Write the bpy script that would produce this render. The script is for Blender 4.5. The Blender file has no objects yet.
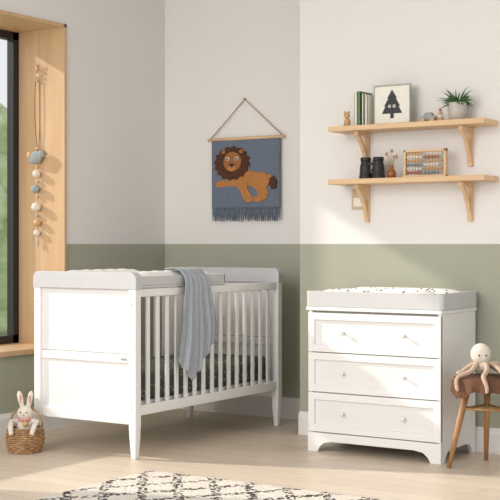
import bpy, bmesh, math, random
from mathutils import Vector, Matrix, noise
random.seed(7)
sc = bpy.context.scene
sc.view_settings.view_transform = 'Standard'
sc.view_settings.look = 'None'
sc.view_settings.exposure = -0.06
COL = sc.collection

# ---------------------------------------------------------------- materials
def srgb(r, g, b):
    def f(c):
        c /= 255.0
        return c/12.92 if c <= 0.04045 else ((c+0.055)/1.055)**2.4
    return (f(r), f(g), f(b), 1.0)

def mat(name, rgb, rough=0.6, var=0.05, scale=20.0, bump=0.0, bscale=None, stretch=(1,1,1), rgb2=None, metallic=0.0):
    m = bpy.data.materials.new(name); m.use_nodes = True
    nt = m.node_tree; N = nt.nodes; L = nt.links
    b = N['Principled BSDF']
    b.inputs['Roughness'].default_value = rough
    b.inputs['Metallic'].default_value = metallic
    tc = N.new('ShaderNodeTexCoord'); mp = N.new('ShaderNodeMapping')
    mp.inputs['Scale'].default_value = stretch
    L.new(tc.outputs['Object'], mp.inputs['Vector'])
    nz = N.new('ShaderNodeTexNoise'); nz.inputs['Scale'].default_value = scale
    nz.inputs['Detail'].default_value = 4
    L.new(mp.outputs['Vector'], nz.inputs['Vector'])
    cr = N.new('ShaderNodeValToRGB')
    c1 = srgb(*rgb)
    c2 = srgb(*rgb2) if rgb2 else tuple([max(0, c*(1-var*3)) for c in c1[:3]]+[1])
    cr.color_ramp.elements[0].position = 0.3; cr.color_ramp.elements[0].color = c2
    cr.color_ramp.elements[1].position = 0.7; cr.color_ramp.elements[1].color = c1
    L.new(nz.outputs['Fac'], cr.inputs['Fac']); L.new(cr.outputs['Color'], b.inputs['Base Color'])
    if bump > 0:
        n2 = N.new('ShaderNodeTexNoise'); n2.inputs['Scale'].default_value = bscale or scale*3
        n2.inputs['Detail'].default_value = 5
        L.new(mp.outputs['Vector'], n2.inputs['Vector'])
        bp = N.new('ShaderNodeBump'); bp.inputs['Strength'].default_value = bump
        bp.inputs['Distance'].default_value = 0.01
        L.new(n2.outputs['Fac'], bp.inputs['Height']); L.new(bp.outputs['Normal'], b.inputs['Normal'])
    return m

def math_node(nt, op, a, b=None, clamp=False):
    n = nt.nodes.new('ShaderNodeMath'); n.operation = op; n.use_clamp = clamp
    for i, v in enumerate((a, b)):
        if v is None: continue
        if isinstance(v, (int, float)): n.inputs[i].default_value = v
        else: nt.links.new(v, n.inputs[i])
    return n.outputs[0]

DADO = 1.25
def wall_mat():
    m = bpy.data.materials.new('wall_paint_two_tone'); m.use_nodes = True
    nt = m.node_tree; N = nt.nodes; L = nt.links; b = N['Principled BSDF']
    b.inputs['Roughness'].default_value = 0.85
    geo = N.new('ShaderNodeNewGeometry'); sp = N.new('ShaderNodeSeparateXYZ')
    L.new(geo.outputs['Position'], sp.inputs[0])
    fac = math_node(nt, 'GREATER_THAN', sp.outputs['Z'], DADO)
    nz = N.new('ShaderNodeTexNoise'); nz.inputs['Scale'].default_value = 1.5
    L.new(geo.outputs['Position'], nz.inputs['Vector'])
    def ramp(a, c):
        r = N.new('ShaderNodeValToRGB'); r.color_ramp.elements[0].color = srgb(*a); r.color_ramp.elements[1].color = srgb(*c)
        L.new(nz.outputs['Fac'], r.inputs['Fac']); return r.outputs['Color']
    g = ramp((163,164,147),(168,169,153)); w = ramp((226,223,220),(230,227,224))
    mx = N.new('ShaderNodeMix'); mx.data_type = 'RGBA'
    L.new(fac, mx.inputs[0]); L.new(g, mx.inputs[6]); L.new(w, mx.inputs[7])
    L.new(mx.outputs[2], b.inputs['Base Color'])
    n2 = N.new('ShaderNodeTexNoise'); n2.inputs['Scale'].default_value = 120
    L.new(geo.outputs['Position'], n2.inputs['Vector'])
    bp = N.new('ShaderNodeBump'); bp.inputs['Strength'].default_value = 0.05; bp.inputs['Distance'].default_value = 0.005
    L.new(n2.outputs['Fac'], bp.inputs['Height']); L.new(bp.outputs['Normal'], b.inputs['Normal'])
    return m

def floor_mat():
    m = bpy.data.materials.new('floor_pale_oak'); m.use_nodes = True
    nt = m.node_tree; N = nt.nodes; L = nt.links; b = N['Principled BSDF']
    b.inputs['Roughness'].default_value = 0.42
    tc = N.new('ShaderNodeTexCoord')
    br = N.new('ShaderNodeTexBrick'); br.inputs['Scale'].default_value = 1.0
    br.inputs['Brick Width'].default_value = 1.6; br.inputs['Row Height'].default_value = 0.16
    br.inputs['Mortar Size'].default_value = 0.002
    br.inputs['Color1'].default_value = srgb(226,211,193); br.inputs['Color2'].default_value = srgb(217,201,182)
    br.inputs['Mortar'].default_value = srgb(178,160,140)
    L.new(tc.outputs['Object'], br.inputs['Vector'])
    mp = N.new('ShaderNodeMapping'); mp.inputs['Scale'].default_value = (2, 30, 1)
    L.new(tc.outputs['Object'], mp.inputs['Vector'])
    nz = N.new('ShaderNodeTexNoise'); nz.inputs['Scale'].default_value = 2; nz.inputs['Detail'].default_value = 6
    L.new(mp.outputs['Vector'], nz.inputs['Vector'])
    r = N.new('ShaderNodeValToRGB'); r.color_ramp.elements[0].color = (0.83,0.82,0.80,1); r.color_ramp.elements[1].color = (1,1,1,1)
    r.color_ramp.elements[0].position = 0.25; r.color_ramp.elements[1].position = 0.7
    L.new(nz.outputs['Fac'], r.inputs['Fac'])
    mx = N.new('ShaderNodeMix'); mx.data_type = 'RGBA'; mx.blend_type = 'MULTIPLY'; mx.inputs[0].default_value = 1
    L.new(br.outputs['Color'], mx.inputs[6]); L.new(r.outputs['Color'], mx.inputs[7])
    L.new(mx.outputs[2], b.inputs['Base Color'])
    return m

def rug_mat():
    m = bpy.data.materials.new('rug_berber_wool'); m.use_nodes = True
    nt = m.node_tree; N = nt.nodes; L = nt.links; b = N['Principled BSDF']
    b.inputs['Roughness'].default_value = 0.95
    tc = N.new('ShaderNodeTexCoord'); sp = N.new('ShaderNodeSeparateXYZ')
    nz0 = N.new('ShaderNodeTexNoise'); nz0.inputs['Scale'].default_value = 14
    L.new(tc.outputs['Object'], nz0.inputs['Vector'])
    va = N.new('ShaderNodeVectorMath'); va.operation = 'SCALE'; va.inputs[3].default_value = 0.05
    L.new(nz0.outputs['Color'], va.inputs[0])
    vb = N.new('ShaderNodeVectorMath'); vb.operation = 'ADD'
    L.new(tc.outputs['Object'], vb.inputs[0]); L.new(va.outputs[0], vb.inputs[1])
    L.new(vb.outputs[0], sp.inputs[0])
    X, Y = sp.outputs['X'], sp.outputs['Y']
    def line(sgn, freq, w):
        a = math_node(nt, 'ADD', math_node(nt, 'MULTIPLY', X, freq), math_node(nt, 'MULTIPLY', Y, sgn*freq*0.75))
        f = math_node(nt, 'FRACT', a); d = math_node(nt, 'ABSOLUTE', math_node(nt, 'SUBTRACT', f, 0.5))
        return math_node(nt, 'LESS_THAN', d, w)
    lat = math_node(nt, 'MAXIMUM', line(1, 4.4, 0.13), line(-1, 4.4, 0.13))
    vo = N.new('ShaderNodeTexNoise'); vo.inputs['Scale'].default_value = 45; vo.inputs['Detail'].default_value = 1
    L.new(tc.outputs['Object'], vo.inputs['Vector'])
    dash = math_node(nt, 'GREATER_THAN', vo.outputs['Fac'], 0.48)
    fac = math_node(nt, 'MULTIPLY', lat, dash)
    mx = N.new('ShaderNodeMix'); mx.data_type = 'RGBA'
    L.new(fac, mx.inputs[0]); mx.inputs[6].default_value = srgb(222,214,203); mx.inputs[7].default_value = srgb(66,62,62)
    L.new(mx.outputs[2], b.inputs['Base Color'])
    n2 = N.new('ShaderNodeTexNoise'); n2.inputs['Scale'].default_value = 90
    L.new(tc.outputs['Object'], n2.inputs['Vector'])
    bp = N.new('ShaderNodeBump'); bp.inputs['Strength'].default_value = 0.8; bp.inputs['Distance'].default_value = 0.01
    L.new(n2.outputs['Fac'], bp.inputs['Height']); L.new(bp.outputs['Normal'], b.inputs['Normal'])
    return m

def spots_mat(name, base, dot, scale, thr):
    m = bpy.data.materials.new(name); m.use_nodes = True
    nt = m.node_tree; N = nt.nodes; L = nt.links; b = N['Principled BSDF']
    b.inputs['Roughness'].default_value = 0.8
    tc = N.new('ShaderNodeTexCoord'); v = N.new('ShaderNodeTexVoronoi'); v.inputs['Scale'].default_value = scale
    L.new(tc.outputs['Object'], v.inputs['Vector'])
    f = math_node(nt, 'LESS_THAN', v.outputs['Distance'], thr)
    mx = N.new('ShaderNodeMix'); mx.data_type = 'RGBA'
    L.new(f, mx.inputs[0]); mx.inputs[6].default_value = srgb(*base); mx.inputs[7].default_value = srgb(*dot)
    L.new(mx.outputs[2], b.inputs['Base Color'])
    return m

M_WALL = wall_mat(); M_FLOOR = floor_mat(); M_RUG = rug_mat()
M_CEIL = mat('ceiling_white', (240,239,237), 0.9, 0.005)
M_TRIM = mat('trim_white_gloss', (234,231,228), 0.4, 0.01)
M_WHITE = mat('painted_white_wood', (238,237,235), 0.38, 0.003, 6)
M_WHITE2 = mat('painted_white_panel', (233,232,230), 0.42, 0.003, 6)
M_GREY = mat('painted_light_grey', (196,196,198), 0.45, 0.005, 6)
M_TRAY = mat('changer_tray_grey', (200,200,200), 0.45, 0.005, 6)
M_GAP = mat('drawer_gap_shadow_paint', (165,163,160), 0.7, 0.02)
M_OAK = mat('window_oak', (210,176,138), 0.5, 0.05, 3, 0.1, 10, (6,6,0.6), rgb2=(196,159,120))
M_PINE = mat('shelf_pine', (222,190,150), 0.5, 0.04, 3, 0.08, 10, (1,8,8), rgb2=(210,174,132))
M_STOOLW = mat('stool_oiled_oak', (178,134,88), 0.5, 0.06, 4, 0.1, 12, (6,6,1), rgb2=(150,106,66))
M_STOOLS = mat('stool_seat_dark_wood', (112,78,54), 0.5, 0.06, 8, rgb2=(88,60,42))
M_FRAME = mat('window_black_metal', (30,31,33), 0.4, 0.02)
M_BLACK = mat('black_enamel', (32,32,34), 0.45, 0.02)
M_FABRIC = mat('denim_blue_wool', (112,122,138), 0.95, 0.08, 60, 0.5, 200, rgb2=(98,108,124))
M_MANE = mat('lion_mane_wool', (92,56,38), 0.95, 0.1, 60, 0.6, 150, rgb2=(68,40,27))
M_LION = mat('lion_body_wool', (188,130,74), 0.95, 0.08, 60, 0.5, 150, rgb2=(170,112,60))
M_LIONF = mat('lion_face_wool', (164,108,64), 0.95, 0.08, 60, 0.4, 150)
M_CREAM = mat('cream_wool', (230,220,206), 0.95, 0.05, 60, 0.4, 150)
M_PINK = mat('pink_felt', (216,150,140), 0.95, 0.05, 40, 0.4)
M_TAN = mat('pale_crochet', (208,184,164), 0.95, 0.06, 60, 0.6, 180, rgb2=(186,160,138))
M_BROWN = mat('brown_knit', (118,82,60), 0.95, 0.06, 60, 0.8, 160, rgb2=(94,64,46))
M_CORD = mat('jute_cord', (176,140,100), 0.9, 0.1, 60)
M_WICK = mat('wicker_basket', (190,152,110), 0.8, 0.12, 30, 0.4, 90, rgb2=(144,106,72))
M_MUSLIN = mat('muslin_blue_grey', (170,176,184), 0.9, 0.04, 30, 0.35, 120)
M_SHEET = spots_mat('sheet_dark_green_print', (84,90,80), (178,180,166), 44, 0.24)
M_MAT = spots_mat('changing_mat_print', (236,234,231), (70,70,72), 30, 0.26)
M_MATW = mat('changing_mat_white', (238,237,234), 0.6, 0.01)
M_LEAF = mat('succulent_green', (84,124,66), 0.5, 0.1, 20, rgb2=(52,92,46))
M_BOOKG = mat('book_green', (92,122,84), 0.6, 0.02)
M_PAPER = mat('paper_white', (236,232,222), 0.8, 0.02)
M_PEBB = mat('grey_felt_ball', (160,166,168), 0.9, 0.05, 40, 0.3)
M_WOODB = mat('wood_bead', (204,164,116), 0.5, 0.05, 20)
M_AMBER = mat('amber_glass_vase', (150,92,48), 0.2, 0.03)
M_BARKD = mat('dried_flower', (196,160,120), 0.9, 0.1, 60)
M_RED = mat('bead_terracotta', (170,110,90), 0.5, 0.02)
M_BLUEB = mat('bead_dusty_blue', (130,142,146), 0.5, 0.02)
M_MUST = mat('bead_mustard', (200,168,116), 0.5, 0.02)
M_HEDGE = mat('hedge_leaves', (206,222,184), 0.9, 0.2, 3, 0.2, 20, rgb2=(160,186,136))
M_GRASS = mat('garden_grass', (196,208,170), 0.9, 0.1, 4)

# ---------------------------------------------------------------- mesh helpers
def empty(name, loc):
    e = bpy.data.objects.new(name, None); e.location = loc; e.empty_display_size = 0.1
    COL.objects.link(e); return e

def finish(name, bm, m, parent=None, smooth=False, bevel=0.0, subsurf=0):
    bmesh.ops.recalc_face_normals(bm, faces=bm.faces)
    me = bpy.data.meshes.new(name); bm.to_mesh(me); bm.free()
    if smooth:
        for p in me.polygons: p.use_smooth = True
    ob = bpy.data.objects.new(name, me); COL.objects.link(ob)
    if m: me.materials.append(m)
    if bevel > 0:
        md = ob.modifiers.new('bevel', 'BEVEL'); md.width = bevel; md.segments = 3; md.limit_method = 'ANGLE'
        md.angle_limit = math.radians(40)
    if subsurf:
        md = ob.modifiers.new('sub', 'SUBSURF'); md.levels = subsurf; md.render_levels = subsurf
    if parent:
        ob.parent = parent; ob.matrix_parent_inverse = Matrix.Translation(-Vector(parent.location))
    return ob

def addbox(bm, lo, hi):
    vs = [bm.verts.new((x, y, z)) for x in (lo[0], hi[0]) for y in (lo[1], hi[1]) for z in (lo[2], hi[2])]
    for f in ((0,1,3,2),(4,6,7,5),(0,4,5,1),(2,3,7,6),(0,2,6,4),(1,5,7,3)):
        bm.faces.new([vs[i] for i in f])

def box(name, lo, hi, m, parent=None, bevel=0.0):
    bm = bmesh.new(); addbox(bm, lo, hi)
    return finish(name, bm, m, parent, bevel=bevel)

def boxes(name, lst, m, parent=None, bevel=0.0):
    bm = bmesh.new()
    for lo, hi in lst: addbox(bm, lo, hi)
    return finish(name, bm, m, parent, bevel=bevel)

def addsweep(bm, pts, rad, n=10, closed=False, flat=1.0):
    pts = [Vector(p) for p in pts]; k = len(pts)
    if not hasattr(rad, '__len__'): rad = [rad]*k
    rings = []; up = None
    for i, p in enumerate(pts):
        a = pts[(i-1) % k] if (closed or i > 0) else pts[i]
        b = pts[(i+1) % k] if (closed or i < k-1) else pts[i]
        t = (b-a).normalized()
        if up is None:
            up = Vector((0,0,1)) if abs(t.z) < 0.9 else Vector((1,0,0))
        s = t.cross(up)
        if s.length < 1e-4: s = t.cross(Vector((0,1,0)))
        s.normalize(); up = s.cross(t).normalized()
        rings.append([bm.verts.new(p + (s*math.cos(q)+up*math.sin(q)*flat)*rad[i]) for q in [2*math.pi*j/n for j in range(n)]])
    R = len(rings)
    for i in range(R if closed else R-1):
        A, B = rings[i], rings[(i+1) % R]
        for j in range(n): bm.faces.new((A[j], A[(j+1)%n], B[(j+1)%n], B[j]))
    if not closed:
        bm.faces.new(rings[0]); bm.faces.new(rings[-1])

def sweep(name, pts, rad, m, parent=None, n=10, closed=False, flat=1.0, smooth=True):
    bm = bmesh.new(); addsweep(bm, pts, rad, n, closed, flat)
    return finish(name, bm, m, parent, smooth=smooth)

def addball(bm, c, r, seg=20, rot=None):
    if not hasattr(r, '__len__'): r = (r, r, r)
    M = Matrix.Translation(c) @ (rot.to_4x4() if rot else Matrix.Identity(4)) @ Matrix.Diagonal((r[0], r[1], r[2], 1))
    bmesh.ops.create_uvsphere(bm, u_segments=seg, v_segments=seg//2+2, radius=1, matrix=M)

def ball(name, c, r, m, parent=None, rot=None):
    bm = bmesh.new(); addball(bm, c, r, 20, rot)
    return finish(name, bm, m, parent, smooth=True)

def lathe(name, c, prof, m, parent=None, n=32, smooth=True):
    bm = bmesh.new(); rings = []
    for r, z in prof:
        rings.append([bm.verts.new((c[0]+r*math.cos(2*math.pi*j/n), c[1]+r*math.sin(2*math.pi*j/n), c[2]+z)) for j in range(n)])
    for A, B in zip(rings[:-1], rings[1:]):
        for j in range(n): bm.faces.new((A[j], A[(j+1)%n], B[(j+1)%n], B[j]))
    bm.faces.new(rings[0]); bm.faces.new(rings[-1])
    return finish(name, bm, m, parent, smooth=smooth)

def prism(name, pts, axis, a, b, m, parent=None, bevel=0.0):
    """pts 2-D outline; axis 'y': pts=(x,z) extruded y a..b ; axis 'x': pts=(y,z) ; axis 'z': pts=(x,y)"""
    bm = bmesh.new()
    def v(p, d):
        return {'y': (p[0], d, p[1]), 'x': (d, p[0], p[1]), 'z': (p[0], p[1], d)}[axis]
    A = [bm.verts.new(v(p, a)) for p in pts]; B = [bm.verts.new(v(p, b)) for p in pts]
    bm.faces.new(A); bm.faces.new(B[::-1]); n = len(pts)
    for i in range(n): bm.faces.new((A[i], A[(i+1)%n], B[(i+1)%n], B[i]))
    return finish(name, bm, m, parent, bevel=bevel)

def rrect(x0, x1, y0, y1, r, n=6):
    out = []
    for cx, cy, a0 in ((x1-r,y1-r,0),(x0+r,y1-r,90),(x0+r,y0+r,180),(x1-r,y0+r,270)):
        for i in range(n+1):
            a = math.radians(a0+90*i/n); out.append((cx+r*math.cos(a), cy+r*math.sin(a)))
    return out

# ---------------------------------------------------------------- room shell
WX = -5.68; BY = 7.55; CY = 6.97; CX = -4.134; H = 3.35
box('floor', (-6.25, 1.2, -0.12), (0.2, 7.8, 0.0), M_FLOOR)
box('ceiling', (-6.25, 2.8, H), (0.2, 7.8, H+0.1), M_CEIL)
W0, W1, S0, S1 = 3.9, 6.408, 0.52, 2.76
boxes('wall_left', [((-6.2, 2.0, 0), (WX, W0, H)), ((-6.2, W1, 0), (WX, BY+0.2, H)),
                    ((-6.2, W0, 0), (WX, W1, S0)), ((-6.2, W0, S1), (WX, W1, H))], M_WALL)
box('wall_back', (WX, BY, 0), (CX+0.02, BY+0.2, H), M_WALL)
box('wall_chimney_breast', (CX, CY, 0), (0.1, BY+0.2, H), M_WALL)
def skirting(name, axis, a, b, pos, sgn):
    h = 0.15; t = 0.02
    prof = [(pos,0.0),(pos+sgn*t,0.0),(pos+sgn*t,h-0.03),(pos+sgn*t*0.6,h-0.012),(pos+sgn*t*0.45,h),(pos,h)]
    if axis == 'x': return prism(name, prof, 'x', a, b, M_TRIM)
    return prism(name, prof, 'y', a, b, M_TRIM)
skirting('baseboard_left', 'y', 2.0, BY-0.02, WX, 1)
skirting('baseboard_back', 'x', WX, CX, BY, -1)
skirting('baseboard_right', 'x', CX, 0.1, CY, -1)

# window
win = empty('window_1', (-6.0, 5.25, S0))
t = 0.022
box('lining_jamb_far', (-6.15, W1-t, S0), (WX+0.015, W1, S1), M_OAK, win)
box('lining_jamb_near', (-6.15, W0, S0), (WX+0.015, W0+t, S1), M_OAK, win)
box('lining_head', (-6.15, W0, S1-t), (WX+0.015, W1, S1), M_OAK, win)
box('sill', (-6.15, W0, S0), (WX+0.03, W1, S0+0.035), M_OAK, win, 0.004)
a, b, c, d = W0+t, W1-t, S0+0.035, S1-t
fw = 0.055
boxes('frame', [((-6.15,a,c),(-6.09,a+fw,d)), ((-6.15,b-fw,c),(-6.09,b,d)), ((-6.15,a,c),(-6.09,b,c+fw)),
                ((-6.15,a,d-fw),(-6.09,b,d))], M_FRAME, win)
gm = bpy.data.materials.new('window_glass'); gm.use_nodes = True
gn = gm.node_tree.nodes; gl = gm.node_tree.links; gn.remove(gn['Principled BSDF'])
g1 = gn.new('ShaderNodeBsdfTransparent'); g2 = gn.new('ShaderNodeBsdfGlossy'); g2.inputs['Roughness'].default_value = 0.02
g3 = gn.new('ShaderNodeMixShader'); g3.inputs[0].default_value = 0.05
gl.new(g1.outputs[0], g3.inputs[1]); gl.new(g2.outputs[0], g3.inputs[2]); gl.new(g3.outputs[0], gn['Material Output'].inputs['Surface'])
box('glass', (-6.125, a, c), (-6.12, b, d), gm, win)
# garden outside
bm = bmesh.new(); bmesh.ops.create_grid(bm, x_segments=2, y_segments=2, size=1)
for v in bm.verts: v.co = Vector((-16+v.co.x*9.5, 10+v.co.y*14, -0.3))
finish('garden_lawn', bm, M_GRASS)
bm = bmesh.new(); bmesh.ops.create_grid(bm, x_segments=110, y_segments=50, size=1)
for v in bm.verts:
    y = v.co.x*11; z = (v.co.y+1)*1.9
    nn = noise.noise(Vector((y*0.9, z*1.2, 0)))+0.5*noise.noise(Vector((y*3, z*3, 3)))+0.3*noise.noise(Vector((y*7, z*7, 9)))
    v.co = Vector((-15+0.7*nn, 13+y, -0.3+z*(1+0.22*noise.noise(Vector((y*0.7,0,5))))))
finish('garden_hedge', bm, M_HEDGE, smooth=True)

# ---------------------------------------------------------------- cot
cx0, cx1, cy0, cy1 = -5.215, -4.425, 5.60, 7.22
cot = empty('cot', ((cx0+cx1)/2, (cy0+cy1)/2, 0))
P = 0.052
def post(name, x, y):
    bm = bmesh.new()
    zs = [(0.0, 0.016), (0.13, 0.024), (0.2, P/2), (0.99, P/2)]
    rings = []
    for z, h in zs:
        rings.append([bm.verts.new((x+sx*h, y+sy*h, z)) for sx, sy in ((-1,-1),(1,-1),(1,1),(-1,1))])
    for A, B in zip(rings[:-1], rings[1:]):
        for j in range(4): bm.faces.new((A[j], A[(j+1)%4], B[(j+1)%4], B[j]))
    bm.faces.new(rings[0]); bm.faces.new(rings[-1])
    finish(name, bm, M_WHITE, cot, bevel=0.004)
i = 1
for x in (cx0+P/2, cx1-P/2):
    for y in (cy0+P/2, cy1-P/2):
        post('post_%d' % i, x, y); i += 1
def end_panel(name, y):
    xa, xb = cx0+P, cx1-P
    ym = y
    box(name+'_upper_panel', (xa, ym-0.006, 0.61), (xb, ym+0.008, 0.985), M_WHITE2, cot)
    box(name+'_lower_panel', (xa, ym-0.006, 0.22), (xb, ym+0.008, 0.56), M_WHITE2, cot)
    box(name+'_mid_rail', (xa, ym-0.018, 0.555), (xb, ym+0.018, 0.605), M_WHITE, cot, 0.004)
    box(name+'_groove', (xa, ym-0.004, 0.60), (xb, ym+0.006, 0.612), M_GAP, cot)
    box(name+'_bottom_rail', (xa, ym-0.018, 0.20), (xb, ym+0.018, 0.26), M_WHITE, cot, 0.004)
    pts = rrect(cx0-0.006, cx1+0.006, 0.985, 1.085, 0.045)
    out = [(x, z) for (x, z) in pts if z >= 1.035]
    out = [(cx1+0.006, 0.985)] + out + [(cx0-0.006, 0.985)]
    prism(name+'_grey_cap', out, 'y', ym-0.03, ym+0.03, M_GREY, cot, 0.004)
end_panel('near_end', cy0+P/2)
end_panel('far_end', cy1-P/2)
for nm, x in (('left_side', cx0+P/2), ('right_side', cx1-P/2)):
    box(nm+'_top_rail', (x-0.018, cy0+P, 0.94), (x+0.018, cy1-P, 0.99), M_WHITE, cot, 0.008)
    box(nm+'_bottom_rail', (x-0.018, cy0+P, 0.25), (x+0.018, cy1-P, 0.31), M_WHITE, cot, 0.006)
    bm = bmesh.new(); n = 15
    for k in range(n):
        y = cy0+P + (cy1-cy0-2*P)*(k+1)/(n+1)
        addbox(bm, (x-0.007, y-0.016, 0.30), (x+0.007, y+0.016, 0.95))
    finish(nm+'_slats', bm, M_WHITE, cot, bevel=0.003)
box('base_board', (cx0+0.05, cy0+0.06, 0.28), (cx1-0.05, cy1-0.06, 0.325), M_WHITE2, cot)
bm = bmesh.new()
addbox(bm, (cx0+0.062, cy0+0.07, 0.325), (cx1-0.062, cy1-0.07, 0.48))
mt = finish('mattress', bm, M_SHEET, cot, bevel=0.03, smooth=False)
box('label_plate', (cx1-0.115, cy0+0.006, 0.572), (cx1-0.07, cy0+0.0095, 0.584), mat('label_grey',(165,165,167),0.4), cot)
for x in (cx0+P/2, cx1-P/2):
    for z in (0.9, 0.3):
        sweep('bolt', [(x, cy0-0.003, z), (x, cy0+0.003, z)], 0.006, M_GREY, cot, smooth=False)

# cot top changer
ct = empty('cot_top_changer', ((cx0+cx1)/2, 6.1, 0.99))
ya, yb = 5.665, 6.53
xa, xb = cx0+0.01, cx1-0.005
box('tray_base', (xa, ya, 0.992), (xb, yb, 1.006), M_TRAY, ct)
boxes('tray_sides', [((xa, ya, 1.006), (xa+0.016, yb, 1.06)), ((xb-0.016, ya, 1.006), (xb, yb, 1.06)),
                     ((xa, yb-0.016, 1.006), (xb, yb, 1.06))], M_TRAY, ct, 0.005)
def cushion(name, x0, x1, y0, y1, z0, zs, zc, m, parent, along='y', nx=30, ny=40, wav=0.006):
    """contoured changing mat: raised rolls on the two long sides"""
    bm = bmesh.new(); top = []
    for i in range(nx+1):
        rt = []
        for j in range(ny+1):
            u = -1+2*i/nx; v = -1+2*j/ny
            s = abs(u) if along == 'y' else abs(v)
            e = (1-abs(u)**8)*(1-abs(v)**8)
            z = z0 + (zc + (zs-zc)*max(0, min(1, (s-0.35)/0.4))**1.5)*max(0,e)**0.5
            z += wav*math.sin(j*1.1)*max(0, e)*(s>0.5)
            x = x0+(x1-x0)*i/nx; y = y0+(y1-y0)*j/ny
            cxm, cym = (x0+x1)/2, (y0+y1)/2
            k = 1-0.07*(abs(u)**6)*(abs(v)**6)
            rt.append(bm.verts.new((cxm+(x-cxm)*k, cym+(y-cym)*k, z)))
        top.append(rt)
    for i in range(nx):
        for j in range(ny):
            bm.faces.new((top[i][j], top[i+1][j], top[i+1][j+1], top[i][j+1]))
    edge = [top[i][0] for i in range(nx+1)]+[top[nx][j] for j in range(1,ny+1)]+[top[i][ny] for i in range(nx-1,-1,-1)]+[top[0][j] for j in range(ny-1,0,-1)]
    bm.faces.new(edge[::-1])
    return finish(name, bm, m, parent, smooth=True)
cushion('mat', xa+0.02, xb-0.02, ya+0.01, yb-0.02, 1.006, 0.088, 0.045, M_MATW, ct, 'y', wav=0.0025)

# draped muslin
bm = bmesh.new()
NS, NT = 36, 46
path = [(-4.56,1.099),(-4.52,1.104),(-4.48,1.104),(-4.44,1.092),(-4.405,1.055),(-4.395,1.0),(-4.397,0.9),(-4.397,0.8),(-4.397,0.7),(-4.397,0.6),(-4.397,0.52),(-4.397,0.44)]
grid = []
for tt in range(NT+1):
    q = tt/NT*(len(path)-1); k = min(int(q), len(path)-2); f = q-k
    px = path[k][0]*(1-f)+path[k+1][0]*f; pz = path[k][1]*(1-f)+path[k+1][1]*f
    dn = max(0, (1.055-pz)/0.615)
    row = []
    for ss in range(NS+1):
        s = ss/NS
        y0 = 6.05-0.09*dn; y1 = 6.29+0.09*min(dn, 0.75)
        y = y0+(y1-y0)*s
        hem = 0.64 - 0.36*abs(s-0.36)*1.0 - 0.10*max(0, s-0.6)
        z = pz
        if dn > 0: z = 1.055 - dn*hem
        amp = 0.004+0.017*min(1, dn*1.6)
        fold = amp*math.sin(s*17+dn*1.5)+0.4*amp*math.sin(s*37+dn*3+1)
        if dn <= 0: row.append(bm.verts.new((px, y, z+0.003*math.sin(s*17))))
        else: row.append(bm.verts.new((px+abs(fold)*1.2+0.002, y, z)))
    grid.append(row)
for i in range(NT):
    for j in range(NS): bm.faces.new((grid[i][j], grid[i][j+1], grid[i+1][j+1], grid[i+1][j]))
mu = finish('muslin_cloth', bm, M_MUSLIN, None, smooth=True)
md = mu.modifiers.new('th','SOLIDIFY'); md.thickness = 0.003

# ---------------------------------------------------------------- dresser
dx0, dx1, dy0, dy1 = -3.765, -2.885, 6.435, 6.94
dr = empty('dresser', ((dx0+dx1)/2, (dy0+dy1)/2, 0))
def side_prof(y0, y1):
    return [(y0,0.0),(y0+0.05,0.0),(y0+0.06,0.03),(y0+0.085,0.055),(y0+0.13,0.065),(y1-0.13,0.065),(y1-0.085,0.055),(y1-0.06,0.03),(y1-0.05,0.0),(y1,0.0),(y1,0.85),(y0,0.85)]
prism('side_left', side_prof(dy0+0.012, dy1), 'x', dx0+0.006, dx0+0.028, M_WHITE, dr)
prism('side_right', side_prof(dy0+0.012, dy1), 'x', dx1-0.028, dx1-0.006, M_WHITE, dr)
ap = [(dx0+0.004,0.0),(dx0+0.07,0.0),(dx0+0.085,0.03),(dx0+0.115,0.055),(dx0+0.17,0.065),
      (dx1-0.17,0.065),(dx1-0.115,0.055),(dx1-0.085,0.03),(dx1-0.07,0.0),(dx1-0.004,0.0),(dx1-0.004,0.115),(dx0+0.004,0.115)]
prism('front_apron', ap, 'y', dy0-0.002, dy0+0.018, M_WHITE, dr, 0.002)
box('carcass', (dx0+0.028, dy0+0.026, 0.11), (dx1-0.028, dy1-0.01, 0.85), M_GAP, dr)
box('top_board', (dx0-0.004, dy0-0.010, 0.85), (dx1+0.004, dy1, 0.872), M_WHITE, dr, 0.004)
z = 0.118; dh = 0.2405
for k in range(3):
    za, zb = z+0.003, z+dh-0.003
    xa_, xb_ = dx0+0.006, dx1-0.006
    f = 0.042
    n = 'drawer_%d' % (k+1)
    boxes(n+'_frame', [((xa_, dy0, za), (xb_, dy0+0.025, za+f)), ((xa_, dy0, zb-f), (xb_, dy0+0.025, zb)),
                       ((xa_, dy0, za+f), (xa_+f, dy0+0.025, zb-f)), ((xb_-f, dy0, za+f), (xb_, dy0+0.025, zb-f))], M_WHITE, dr, 0.0012)
    box(n+'_panel', (xa_+f, dy0+0.016, za+f), (xb_-f, dy0+0.025, zb-f), M_WHITE2, dr)
    for j, fx in enumerate((0.27, 0.73)):
        kx = xa_+(xb_-xa_)*fx; kz = (za+zb)/2
        bm = bmesh.new()
        addsweep(bm, [(kx, dy0+0.018, kz), (kx, dy0-0.002, kz), (kx, dy0-0.003, kz), (kx, dy0-0.009, kz), (kx, dy0-0.014, kz), (kx, dy0-0.016, kz)],
                 [0.007, 0.006, 0.010, 0.0135, 0.011, 0.005], 20)
        finish(n+'_knob_%d' % (j+1), bm, M_WHITE, dr, smooth=True)
    z += dh
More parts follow.
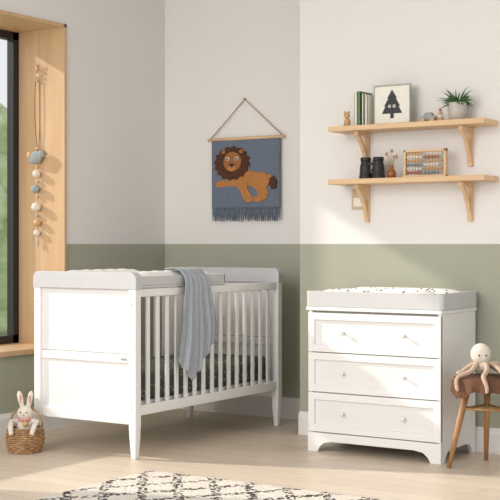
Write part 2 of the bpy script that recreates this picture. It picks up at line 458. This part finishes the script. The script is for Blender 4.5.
# changer tray on dresser
tr = empty('changing_tray', ((dx0+dx1)/2, 6.69, 0.872))
tx0, tx1, ty0, ty1 = dx0-0.012, dx1+0.010, dy0-0.005, dy1
def tray_wall(name, x0, x1, y0, y1, r, th, z0, z1, m, parent):
    o = rrect(x0,x1,y0,y1,r); inn = rrect(x0+th,x1-th,y0+th,y1-th,max(0.01,r-th)); bm = bmesh.new(); n = len(o)
    A=[bm.verts.new((p[0],p[1],z0)) for p in o]; B=[bm.verts.new((p[0],p[1],z1)) for p in o]
    C=[bm.verts.new((p[0],p[1],z1)) for p in inn]; D=[bm.verts.new((p[0],p[1],z0)) for p in inn]
    for i in range(n):
        j=(i+1)%n
        for P_,Q in ((A,B),(B,C),(C,D),(D,A)): bm.faces.new((P_[i],P_[j],Q[j],Q[i]))
    return finish(name, bm, m, parent, bevel=0.004)
tray_wall('tray_rim', tx0, tx1, ty0, ty1, 0.03, 0.018, 0.873, 0.967, M_TRAY, tr)
box('tray_base', (tx0+0.018, ty0+0.018, 0.873), (tx1-0.018, ty1-0.018, 0.885), M_TRAY, tr)
cushion('mat', tx0+0.022, tx1-0.022, ty0+0.022, ty1-0.022, 0.885, 0.105, 0.06, M_MAT, tr, 'x', 44, 30, wav=0.001)

# ---------------------------------------------------------------- shelves
def shelf(name, ztop):
    e = empty(name, (-3.28, 6.87, ztop))
    box('board', (-3.80, 6.75, ztop-0.032), (-2.758, CY, ztop), M_PINE, e, 0.003)
    zb = ztop-0.032
    for k, x in enumerate((-3.63, -2.93)):
        w = 0.014; hgt = 0.235; dep = 0.165
        boxes('bracket_%d_arms' % (k+1), [((x-w, CY-0.028, zb-hgt), (x+w, CY, zb)), ((x-w, CY-dep, zb-0.026), (x+w, CY-0.028, zb))], M_PINE, e, 0.002)
        y1 = CY-0.028; y0 = CY-dep+0.012
        inner = []; outer = []
        for q in range(9):
            a = q/8
            yy = (y0+0.030)*(1-a)+y1*a; zz = (zb-0.026)*(1-a)+(zb-hgt+0.06)*a
            sag = -0.012*math.sin(math.pi*a)
            inner.append((yy-sag*0.9, zz-sag*0.9))
            yy = y0*(1-a)+y1*a; zz = (zb-0.026)*(1-a)+(zb-hgt+0.018)*a
            outer.append((yy-sag, zz-sag))
        prism('bracket_%d_brace' % (k+1), outer+inner[::-1], 'x', x-w*0.8, x+w*0.8, M_PINE, e)
    return e
ZU, ZL = 1.987, 1.655
shelf('wall_shelf', ZU); shelf('wall_shelf', ZL)

e = empty('framed_tree_picture', (-3.41, 6.87, ZU))
fx0, fx1 = -3.535, -3.285; fz0, fz1 = ZU, ZU+0.25
box('frame_board', (fx0, 6.86, fz0), (fx1, 6.882, fz1), mat('cover_sage', (168,176,160), 0.6), e, 0.002)
box('page', (fx0+0.012, 6.856, fz0+0.012), (fx1-0.004, 6.861, fz1-0.012), M_PAPER, e)
mx_ = (fx0+fx1)/2+0.005; mz = fz0+0.04
tri = [(mx_-0.012,mz),(mx_-0.012,mz+0.03),(mx_-0.07,mz+0.03),(mx_-0.045,mz+0.075),(mx_-0.055,mz+0.075),(mx_-0.025,mz+0.125),(mx_-0.033,mz+0.125),(mx_,mz+0.178),
       (mx_+0.033,mz+0.125),(mx_+0.025,mz+0.125),(mx_+0.055,mz+0.075),(mx_+0.045,mz+0.075),(mx_+0.07,mz+0.03),(mx_+0.012,mz+0.03),(mx_+0.012,mz)]
prism('tree_print', tri, 'y', 6.854, 6.857, M_BLACK, e)
for s in (-1,1):
    sweep('tree_eye', [(mx_+s*0.016, 6.851, mz+0.075), (mx_+s*0.016, 6.855, mz+0.075)], 0.010, M_PAPER, e, 14, smooth=False)
    sweep('tree_pupil', [(mx_+s*0.016, 6.849, mz+0.075), (mx_+s*0.016, 6.852, mz+0.075)], 0.005, M_BLACK, e, 12, smooth=False)
e = empty('upright_books', (-3.6, 6.86, ZU))
bx = -3.645
for k, (w, h, m_, dpt) in enumerate(((0.022,0.205,M_PAPER,0.15),(0.028,0.215,M_BOOKG,0.16),(0.016,0.20,M_CREAM,0.15),(0.018,0.19,M_PAPER,0.14))):
    boxes('book_%d_cover' % k, [((bx,6.96-dpt,ZU),(bx+0.003,6.955,ZU+h)),((bx+w-0.004,6.96-dpt,ZU),(bx+w-0.001,6.955,ZU+h)),((bx,6.96-dpt,ZU),(bx+w-0.001,6.96-dpt+0.003,ZU+h))], m_, e)
    box('book_%d_pages' % k, (bx+0.003,6.963-dpt,ZU+0.004),(bx+w-0.004,6.953,ZU+h-0.004), M_PAPER, e)
    bx += w+0.001
e = empty('wooden_animal_figure', (-3.71, 6.84, ZU))
ball('body', (-3.71,6.84,ZU+0.030), (0.022,0.02,0.030), M_WOODB, e)
ball('head', (-3.71,6.835,ZU+0.074), 0.021, M_WOODB, e)
for s in (-1,1):
    ball('ear', (-3.71+s*0.014,6.837,ZU+0.093), (0.007,0.005,0.009), M_WOODB, e)
    ball('foot', (-3.71+s*0.012,6.825,ZU+0.007), (0.009,0.014,0.007), M_WOODB, e)
    ball('eye', (-3.71+s*0.008,6.816,ZU+0.078), 0.0025, M_BLACK, e)
e = empty('wooden_toy_car', (-3.15, 6.84, ZU))
prism('car_body', [(-3.20,ZU+0.014),(-3.10,ZU+0.014),(-3.10,ZU+0.034),(-3.118,ZU+0.038),(-3.13,ZU+0.058),(-3.17,ZU+0.058),(-3.182,ZU+0.038),(-3.20,ZU+0.034)], 'y', 6.82, 6.86, M_PEBB, e, 0.003)
for x in (-3.18,-3.12):
    for y in (6.812, 6.86):
        sweep('wheel', [(x,y,ZU+0.014),(x,y+0.008,ZU+0.014)], 0.014, M_WOODB, e, 18, smooth=False)
e = empty('stacking_beads_toy', (-3.07, 6.83, ZU))
for k,(r_,m_) in enumerate(((0.022,M_WOODB),(0.018,M_CREAM),(0.014,M_MUST),(0.009,M_RED))):
    ball('bead_%d'%k, (-3.07,6.83,ZU+0.012+k*0.019), (r_,r_,0.012), m_, e)
pc = (-2.975, 6.86, ZU)
e = empty('potted_succulent', pc)
lathe('pot', pc, [(0.034,0.0),(0.042,0.002),(0.055,0.05),(0.058,0.095),(0.058,0.11),(0.052,0.11),(0.050,0.098),(0.001,0.096)], mat('pot_grey_ceramic',(196,190,180),0.5), e)
bm = bmesh.new()
for k in range(90):
    az = random.uniform(0, 2*math.pi); el = random.uniform(0.25, 1.45); ln = random.uniform(0.06, 0.125)*(0.8+0.25*math.sin(el))
    base = Vector((pc[0]+0.02*math.cos(az), pc[1]+0.02*math.sin(az), pc[2]+0.098))
    pts=[]
    for q in range(6):
        a=q/5; ee = el-0.5*a
        p = base+Vector((math.cos(az)*math.cos(ee), math.sin(az)*math.cos(ee)*0.6, math.sin(ee)))*ln*a
        pts.append(p)
    addsweep(bm, pts, [0.004,0.007,0.009,0.008,0.004,0.0008], 6, flat=0.4)
finish('leaves', bm, M_LEAF, e, smooth=True)

# binoculars standing on their objective lenses
e = empty('toy_binoculars', (-3.535, 6.84, ZL))
for s in (-1,1):
    x = -3.535+s*0.044
    lathe('barrel_%s' % ('l' if s<0 else 'r'), (x,6.84,ZL), [(0.034,0.0),(0.040,0.0),(0.042,0.006),(0.042,0.022),(0.039,0.026),(0.038,0.07),(0.034,0.09),(0.031,0.096),(0.031,0.112),(0.034,0.114),(0.034,0.132),(0.031,0.135),(0.024,0.135),(0.022,0.128),(0.001,0.127)], M_BLACK, e, 28)
boxes('bridge', [((-3.566,6.822,ZL+0.045),(-3.504,6.858,ZL+0.062)),((-3.566,6.822,ZL+0.085),(-3.504,6.858,ZL+0.102))], M_BLACK, e, 0.003)
sweep('focus_wheel', [(-3.535,6.84,ZL+0.04),(-3.535,6.84,ZL+0.118)], 0.010, M_PEBB, e, 18, smooth=False)
vc = (-3.40,6.84,ZL); e = empty('vase_with_dried_flowers', vc)
lathe('vase', vc, [(0.018,0),(0.026,0.008),(0.029,0.03),(0.022,0.05),(0.012,0.06),(0.011,0.072),(0.015,0.078),(0.010,0.078),(0.009,0.06),(0.001,0.05)], M_AMBER, e, 24)
for k in range(7):
    az = k*0.9; tip = Vector((vc[0]+0.035*math.cos(az), vc[1]+0.02*math.sin(az), ZL+0.13+0.02*(k%3)))
    st = Vector((vc[0],vc[1],ZL+0.055))
    sweep('stem_%d'%k, [st, st.lerp(tip,0.5)+Vector((0,0,0.012)), tip], 0.0013, M_BARKD, e, 6)
    ball('flower_%d'%k, tip, (0.008,0.008,0.012), M_CREAM if k%2 else M_BARKD, e)
e = empty('abacus', (-3.18,6.85,ZL))
ax0, ax1, az1 = -3.315,-3.035,ZL+0.17
boxes('frame', [((ax0,6.83,ZL),(ax0+0.014,6.86,az1)),((ax1-0.014,6.83,ZL),(ax1,6.86,az1)),((ax0,6.83,az1-0.014),(ax1,6.86,az1)),((ax0,6.82,ZL),(ax1,6.87,ZL+0.014))], M_PINE, e, 0.002)
cols=[M_RED,M_CREAM,M_BLUEB,M_WOODB,M_CREAM,M_MUST]
for r_ in range(6):
    zz = ZL+0.03+r_*0.0235
    sweep('rod_%d'%r_, [(ax0+0.005,6.845,zz),(ax1-0.005,6.845,zz)], 0.002, M_PEBB, e, 8)
    for half, m_ in enumerate((cols[r_], cols[(r_+2)%6])):
        bm = bmesh.new()
        for k in range(5):
            off = k if half == 0 else 5.5+k+ (r_%2)
            addball(bm, (ax0+0.026+off*0.0205,6.845,zz), (0.0095,0.0105,0.0105), 12)
        finish('beads_row_%d'%r_, bm, m_, e, smooth=True)
e = empty('hanging_card', (-3.70,6.955,1.55))
box('card', (-3.745,6.962,1.47),(-3.655,6.968,1.60), mat('card_kraft',(206,184,156),0.8), e)
sweep('card_hanger', [(-3.725,6.965,1.60),(-3.70,6.962,1.62),(-3.675,6.965,1.60)], 0.0015, M_CORD, e, 6)
box('card_print', (-3.73,6.959,1.49),(-3.67,6.963,1.545), M_PAPER, e)

# ---------------------------------------------------------------- lion wall hanging
e = empty('lion_wall_hanging', (-4.92, BY-0.03, 2.0))
FY = BY-0.03
def lx(u): return -5.218+(u-213)*0.00872
def lz(v): return 1.25+(244-v)*0.00732
bm = bmesh.new(); gx, gz = 40, 40; rows=[]
for i in range(gx+1):
    r_=[]
    for j in range(gz+1):
        x = lx(213)+(lx(281)-lx(213))*i/gx; zz = lz(140)+(lz(208)-lz(140))*j/gz
        r_.append(bm.verts.new((x, FY+0.003*math.sin(i*0.45)*j/gz, zz)))
    rows.append(r_)
for i in range(gx):
    for j in range(gz): bm.faces.new((rows[i][j],rows[i+1][j],rows[i+1][j+1],rows[i][j+1]))
fb = finish('fabric', bm, M_FABRIC, e, smooth=True); md = fb.modifiers.new('t','SOLIDIFY'); md.thickness=0.006
bm = bmesh.new()
for k in range(46):
    x = lx(213.7)+(lx(280.3)-lx(213.7))*k/45
    addsweep(bm, [(x,FY,lz(207)),(x+random.uniform(-.004,.004),FY-0.003,lz(213)),(x+random.uniform(-.008,.008),FY,lz(221)+random.uniform(-.006,.008))],[0.0055,0.006,0.003],6)
finish('fringe', bm, M_FABRIC, e, smooth=True)
sweep('dowel', [(lx(209),FY,lz(138.5)),(lx(285),FY,lz(138.5))], 0.012, M_PINE, e, 14)
sweep('cord', [(lx(210.5),FY,lz(138)),(lx(222),FY,lz(126)),(lx(245),FY+0.015,lz(99)),(lx(270),FY,lz(124)),(lx(283.5),FY,lz(138))], 0.004, M_CORD, e, 8)
sweep('nail', [(lx(245),BY,lz(98.5)),(lx(245),BY-0.03,lz(98.5))], 0.004, M_CORD, e, 8)
def patch(name, uv, m_, lay, th=0.006):
    prism(name, [(lx(u), lz(v)) for u, v in uv], 'y', FY-0.004-lay*th-th, FY-0.002, m_, e, 0.0015)
patch('lion_body', [(240,171),(250,170),(258,173),(266,173),(271,177),(272,183),(268,187),(270,193),(268,199),(262,202),(256,202),(255,198),(260,196),(258,190),(252,186),(247,186),(243,188),(238,186),(230,186),(223,187),(217,186),(217,182),(221,180),(229,180),(236,179)], M_LION, 0)
patch('lion_foreleg', [(244,178),(249,182),(250,190),(255,197),(256,201),(250,203),(246,200),(243,192),(238,185)], M_LION, 1)
patch('lion_tail', [(268,176),(272,175),(275,178),(275,182),(272,180),(268,180)], M_LION, 1)
patch('lion_tail_tuft', [(272,179),(276,177),(279,182),(278,189),(274,190),(271,185)], M_MANE, 2)
mane=[]
for k in range(48):
    a = 2*math.pi*k/48; rr = 1+0.07*math.sin(k*math.pi/1.5)
    mane.append((234+17.5*rr*math.cos(a), 163+16.5*rr*math.sin(a)))
patch('lion_mane', mane, M_MANE, 1)
patch('lion_face', [(235+9*math.cos(a*0.26), 161.5+(10)*math.sin(a*0.26)) for a in range(24)], M_LIONF, 2)
patch('lion_muzzle', [(235+4.5*math.cos(a*0.52), 168+3.4*math.sin(a*0.52)) for a in range(12)], M_LION, 3)
patch('lion_nose', [(232.5,163.5),(237.5,163.5),(235.6,167),(234.4,167)], M_BLACK, 4)
for s in (-1,1):
    patch('lion_eye', [(235+s*4.6+1.9*math.cos(a*0.63), 158.5+1.9*math.sin(a*0.63)) for a in range(10)], M_CREAM, 3)
    patch('lion_pupil', [(235+s*4.6+1.0*math.cos(a*0.78), 158.7+1.0*math.sin(a*0.78)) for a in range(8)], M_BLACK, 4)
    patch('lion_ear', [(235+s*9+2.2*math.cos(a*0.63), 151.5+2.2*math.sin(a*0.63)) for a in range(10)], M_LIONF, 2)

# ---------------------------------------------------------------- garland on window jamb
gx_, gy_ = -5.90, W1-t-0.012
e = empty('hanging_garland', (gx_, gy_, 2.5))
def gz_(v): return 1.25+(244-v)*0.00698
sweep('hook', [(gx_,W1-t,gz_(66)),(gx_,gy_-0.012,gz_(66)),(gx_,gy_-0.014,gz_(63))], 0.004, M_WOODB, e, 8)
sweep('loop', [(gx_,gy_,gz_(66)),(gx_-0.025,gy_,gz_(85)),(gx_-0.032,gy_,gz_(115)),(gx_-0.01,gy_,gz_(147)),(gx_+0.01,gy_,gz_(147)),(gx_+0.02,gy_,gz_(115)),(gx_+0.012,gy_,gz_(85))], 0.003, M_CORD, e, 8, closed=True)
sweep('strand', [(gx_,gy_,gz_(150)),(gx_,gy_,gz_(238))], 0.0022, M_CORD, e, 8)
for v,r_,m_,dx in ((70,0.016,M_WOODB,0),(76,0.014,M_CREAM,0.004),(81,0.012,M_WOODB,-0.004),(149,0.016,M_WOODB,0),(167,0.014,M_WOODB,0),(174,0.032,M_CREAM,0.0),(182,0.013,M_WOODB,0.0),
                   (189,0.034,M_PEBB,-0.010),(197,0.014,M_WOODB,0),(207,0.038,M_CREAM,0.0),(216,0.014,M_PEBB,0.0),(223,0.030,M_WOODB,0.006),(233,0.026,M_CREAM,0)):
    ball('bead', (gx_+dx,gy_-r_*0.6+0.006,gz_(v)), (r_,r_*0.75,r_*0.85), m_, e)
bm = bmesh.new()
addball(bm, (gx_-0.005,gy_-0.022,gz_(158)), (0.062,0.026,0.044))
addball(bm, (gx_+0.05,gy_-0.022,gz_(155)), (0.03,0.022,0.028))
finish('felt_cloud', bm, M_PEBB, e, smooth=True)
ball('felt_cheek', (gx_-0.045,gy_-0.030,gz_(156)), (0.026,0.02,0.03), M_WOODB, e)
bm = bmesh.new()
for k in range(10):
    addsweep(bm, [(gx_+0.003*math.cos(k),gy_-0.008+0.003*math.sin(k),gz_(236)),(gx_+0.009*math.cos(k),gy_-0.010+0.008*math.sin(k),gz_(246))],[0.002,0.002],5)
finish('tassel', bm, M_CREAM, e)

# ---------------------------------------------------------------- stool + cover + octopus
sx, sy = -2.63, 6.50
e = empty('stool', (sx,sy,0))
lathe('seat', (sx,sy,0.465), [(0.165,0.0),(0.186,0.006),(0.192,0.018),(0.188,0.032),(0.175,0.037),(0.001,0.034)], M_STOOLS, e, 48)
feet = [(-0.177,-0.139),(-0.10,0.212),(0.222,-0.05)]
for k,(ax,ay) in enumerate(feet):
    sweep('leg_%d'%(k+1), [(sx+ax,sy+ay,0.0),(sx+ax*0.8,sy+ay*0.8,0.2),(sx+ax*0.5,sy+ay*0.5,0.47)], [0.012,0.017,0.020], M_STOOLW, e, 16)
for k in range(3):
    A=feet[k]; B=feet[(k+1)%3]
    sweep('stretcher_%d'%(k+1), [(sx+A[0]*0.66,sy+A[1]*0.66,0.33),(sx+B[0]*0.66,sy+B[1]*0.66,0.33)],0.008,M_STOOLW,e,10)
# knitted throw draped unevenly over the seat
bm = bmesh.new(); rings=[]; n=96
for (r_,z_,wv,hw) in ((0.0,0.508,0,0),(0.10,0.511,0,0),(0.17,0.509,0,0),(0.192,0.504,0,0),(0.199,0.49,0.002,0),(0.202,0.47,0.005,0.2),(0.204,0.452,0.008,0.6),(0.206,0.435,0.010,1.0)):
    ring=[]
    for j in range(n):
        a=2*math.pi*j/n
        rr=r_+wv*math.sin(a*14)
        zz=z_-hw*(0.030*math.sin(a*2-0.6)+0.016*math.sin(a*5)+0.006*math.sin(a*13))
        ring.append(bm.verts.new((sx+max(rr,0.001)*math.cos(a),sy+max(rr,0.001)*math.sin(a),zz)))
    rings.append(ring)
for A,B in zip(rings[:-1],rings[1:]):
    for j in range(n): bm.faces.new((A[j],A[(j+1)%n],B[(j+1)%n],B[j]))
bm.faces.new(rings[0])
finish('knitted_cover', bm, M_BROWN, e, smooth=True)

SZ = 0.511
e = empty('plush_octopus', (sx,sy,SZ))
hx, hy = sx-0.02, sy-0.03
rg = Vector((0.8387,0.5446,0)); fwv = Vector((-0.5446,0.8387,0))
hc = Vector((hx,hy,SZ+0.125)) + rg*(-0.012)
bm = bmesh.new()
addball(bm, hc, (0.058,0.054,0.060), 24)
addball(bm, (hx, hy, SZ+0.062), (0.042,0.042,0.038), 20)
oh = finish('head', bm, M_CREAM, e, smooth=True)
md = oh.modifiers.new('r','REMESH'); md.mode='VOXEL'; md.voxel_size=0.005; md.use_smooth_shade=True
bm = bmesh.new()
for k in range(8):
    az = 2*math.pi*k/8+0.3
    d_ = Vector((math.cos(az), math.sin(az), 0)); per = Vector((-d_.y,d_.x,0))
    o = Vector((hx,hy,0))
    facing = (-fwv).dot(d_)
    pts=[]
    if facing > 0.1 or k % 3 == 0:
        ks = [(0.02,0.07),(0.06,0.075),(0.11,0.042),(0.155,0.022),(0.19,0.016),(0.221,-0.005),(0.229,-0.045),(0.228,-0.075)]
        fr = Vector((sx,sy,0))
        for i_,(r_,z_) in enumerate(ks):
            base = o.lerp(fr, min(1,r_/0.15))
            pts.append(base+d_*r_+per*0.016*math.sin(i_*1.3+k)+Vector((0,0,SZ+z_)))
    else:
        ks = [(0.02,0.07),(0.06,0.07),(0.10,0.035),(0.13,0.018),(0.145,0.016),(0.15,0.016)]
        for i_,(r_,z_) in enumerate(ks):
            pts.append(o+d_*r_*0.95+per*0.018*math.sin(i_*1.1+k)+Vector((0,0,SZ+z_)))
    nn=len(pts); rad=[0.018-0.008*i_/(nn-1) for i_ in range(nn)]
    addsweep(bm, pts, rad, 12)
finish('tentacles', bm, M_TAN, e, smooth=True, subsurf=1)
for s in (-1,1):
    ball('eye', hc - fwv*0.053 + rg*0.019*s - Vector((0,0,0.004)), 0.005, M_BLACK, e)

# ---------------------------------------------------------------- wicker basket + bunny
bxc, byc = -5.165, 5.47
e = empty('wicker_basket', (bxc,byc,0))
NR = 12
for k in range(NR):
    zz = 0.008+k*0.0125; rr = 0.088+0.022*math.sin(math.pi*min(1,(k+1)/NR*0.85))
    pts=[]
    for j in range(96):
        a = 2*math.pi*j/96
        w = 0.004*math.sin(12*a*1.0+(k%2)*math.pi)
        pts.append((bxc+(rr+w)*math.cos(a), byc+(rr+w)*math.sin(a), zz))
    sweep('weave_%d'%(k+1), pts, 0.0066, M_WICK, e, 6, closed=True)
lathe('base', (bxc,byc,0.0), [(0.001,0.0),(0.088,0.0),(0.088,0.008),(0.001,0.008)], M_WICK, e, 30)
pts=[]
for j in range(17):
    a = math.pi*j/16
    pts.append(Vector((bxc,byc,0.15))+rg*0.10*math.cos(a)+fwv*0.03+Vector((0,0,0.115*math.sin(a))))
sweep('handle', pts, 0.006, M_WICK, e, 8)
e = empty('plush_bunny', (bxc,byc,0.1))
bb = Vector((bxc,byc,0))
bm = bmesh.new()
addball(bm, bb+Vector((0,0,0.135)), (0.055,0.055,0.07))
addball(bm, bb+Vector((0,0,0.235))-fwv*0.01, (0.047,0.045,0.045))
for s in (-1,1):
    addsweep(bm, [bb+rg*s*0.018+Vector((0,0,0.265)), bb+rg*s*0.026+Vector((0,0,0.31)), bb+rg*s*0.034+Vector((0,0,0.345)), bb+rg*s*0.038+Vector((0,0,0.365))],[0.012,0.017,0.016,0.007],12)
    addsweep(bm, [bb+rg*s*0.035+Vector((0,0,0.185)), bb+rg*s*0.075-fwv*0.04+Vector((0,0,0.185)), bb+rg*s*0.07-fwv*0.10+Vector((0,0,0.165)), bb+rg*s*0.06-fwv*0.125+Vector((0,0,0.12))],[0.018,0.017,0.016,0.014],12)
ob = finish('body', bm, M_CREAM, e, smooth=True)
md = ob.modifiers.new('r','REMESH'); md.mode='VOXEL'; md.voxel_size=0.004; md.use_smooth_shade=True
for s in (-1,1):
    ball('inner_ear', bb+rg*s*0.028-fwv*0.012+Vector((0,0,0.32)), (0.008,0.006,0.026), M_PINK, e)
    ball('eye', bb+rg*s*0.018-fwv*0.053+Vector((0,0,0.243)), 0.0045, M_BLACK, e)
ball('nose', bb-fwv*0.056+Vector((0,0,0.228)), (0.006,0.006,0.004), M_PINK, e)
sweep('scarf', [bb+rg*0.036*math.cos(a*0.5236)-fwv*0.036*math.sin(a*0.5236)-fwv*0.004+Vector((0,0,0.196)) for a in range(12)], 0.010, M_PINK, e, 10, closed=True)
ball('pompom', bb-fwv*0.06+rg*0.01+Vector((0,0,0.175)), 0.017, M_MUST, e)

# ---------------------------------------------------------------- rug
bm = bmesh.new(); rx0,rx1,ry0,ry1=-4.12,-1.9,2.6,5.345; ni,nj=150,180; rows=[]
for i in range(ni+1):
    r_=[]
    for j in range(nj+1):
        x=rx0+(rx1-rx0)*i/ni; y=ry0+(ry1-ry0)*j/nj
        edge = min(i,ni-i,j,nj-j)
        zz = 0.0 if edge==0 else 0.016+0.004*noise.noise(Vector((x*30,y*30,0)))
        x += 0.006*noise.noise(Vector((y*9,0,1))); y += 0.006*noise.noise(Vector((x*9,3,1)))
        r_.append(bm.verts.new((x,y,zz+0.001)))
    rows.append(r_)
for i in range(ni):
    for j in range(nj): bm.faces.new((rows[i][j],rows[i+1][j],rows[i+1][j+1],rows[i][j+1]))
finish('area_rug', bm, M_RUG, None, smooth=True)

# ---------------------------------------------------------------- lights, world, camera
w = bpy.data.worlds.new('world'); sc.world = w; w.use_nodes = True
nt = w.node_tree; bg = nt.nodes['Background']
bg.inputs['Color'].default_value = (0.96,0.975,1.0,1); bg.inputs['Strength'].default_value = 0.98
sun = bpy.data.lights.new('sun','SUN'); sun.energy = 4.0; sun.angle = math.radians(1.5); sun.color=(1.0,0.93,0.84)
so = bpy.data.objects.new('sun', sun); COL.objects.link(so)
dirv = Vector((0.84,0.29,-0.46)).normalized()
so.rotation_euler = dirv.to_track_quat('-Z','Y').to_euler(); so.location=(-10,2,4)
ar = bpy.data.lights.new('added_soft_fill','AREA'); ar.shape='SQUARE'; ar.size=3.5; ar.energy=255; ar.color=(1.0,0.97,0.94)  # added fill lamp behind the camera, not a fixture of the room
ao = bpy.data.objects.new('added_soft_fill', ar); COL.objects.link(ao)
ao.location = (-4.0,-0.8,2.9)
ao.rotation_euler = (Vector((-3.8,7,1.0))-Vector(ao.location)).to_track_quat('-Z','Y').to_euler()

cam = bpy.data.cameras.new('camera'); co = bpy.data.objects.new('camera', cam); COL.objects.link(co)
cam.sensor_width = 36; cam.lens = 1230/500*36
co.location = (0,0,1.25)
co.rotation_euler = (math.radians(90), 0, math.radians(33.0))
cam.shift_y = -0.012
cam.clip_end = 200
sc.camera = co
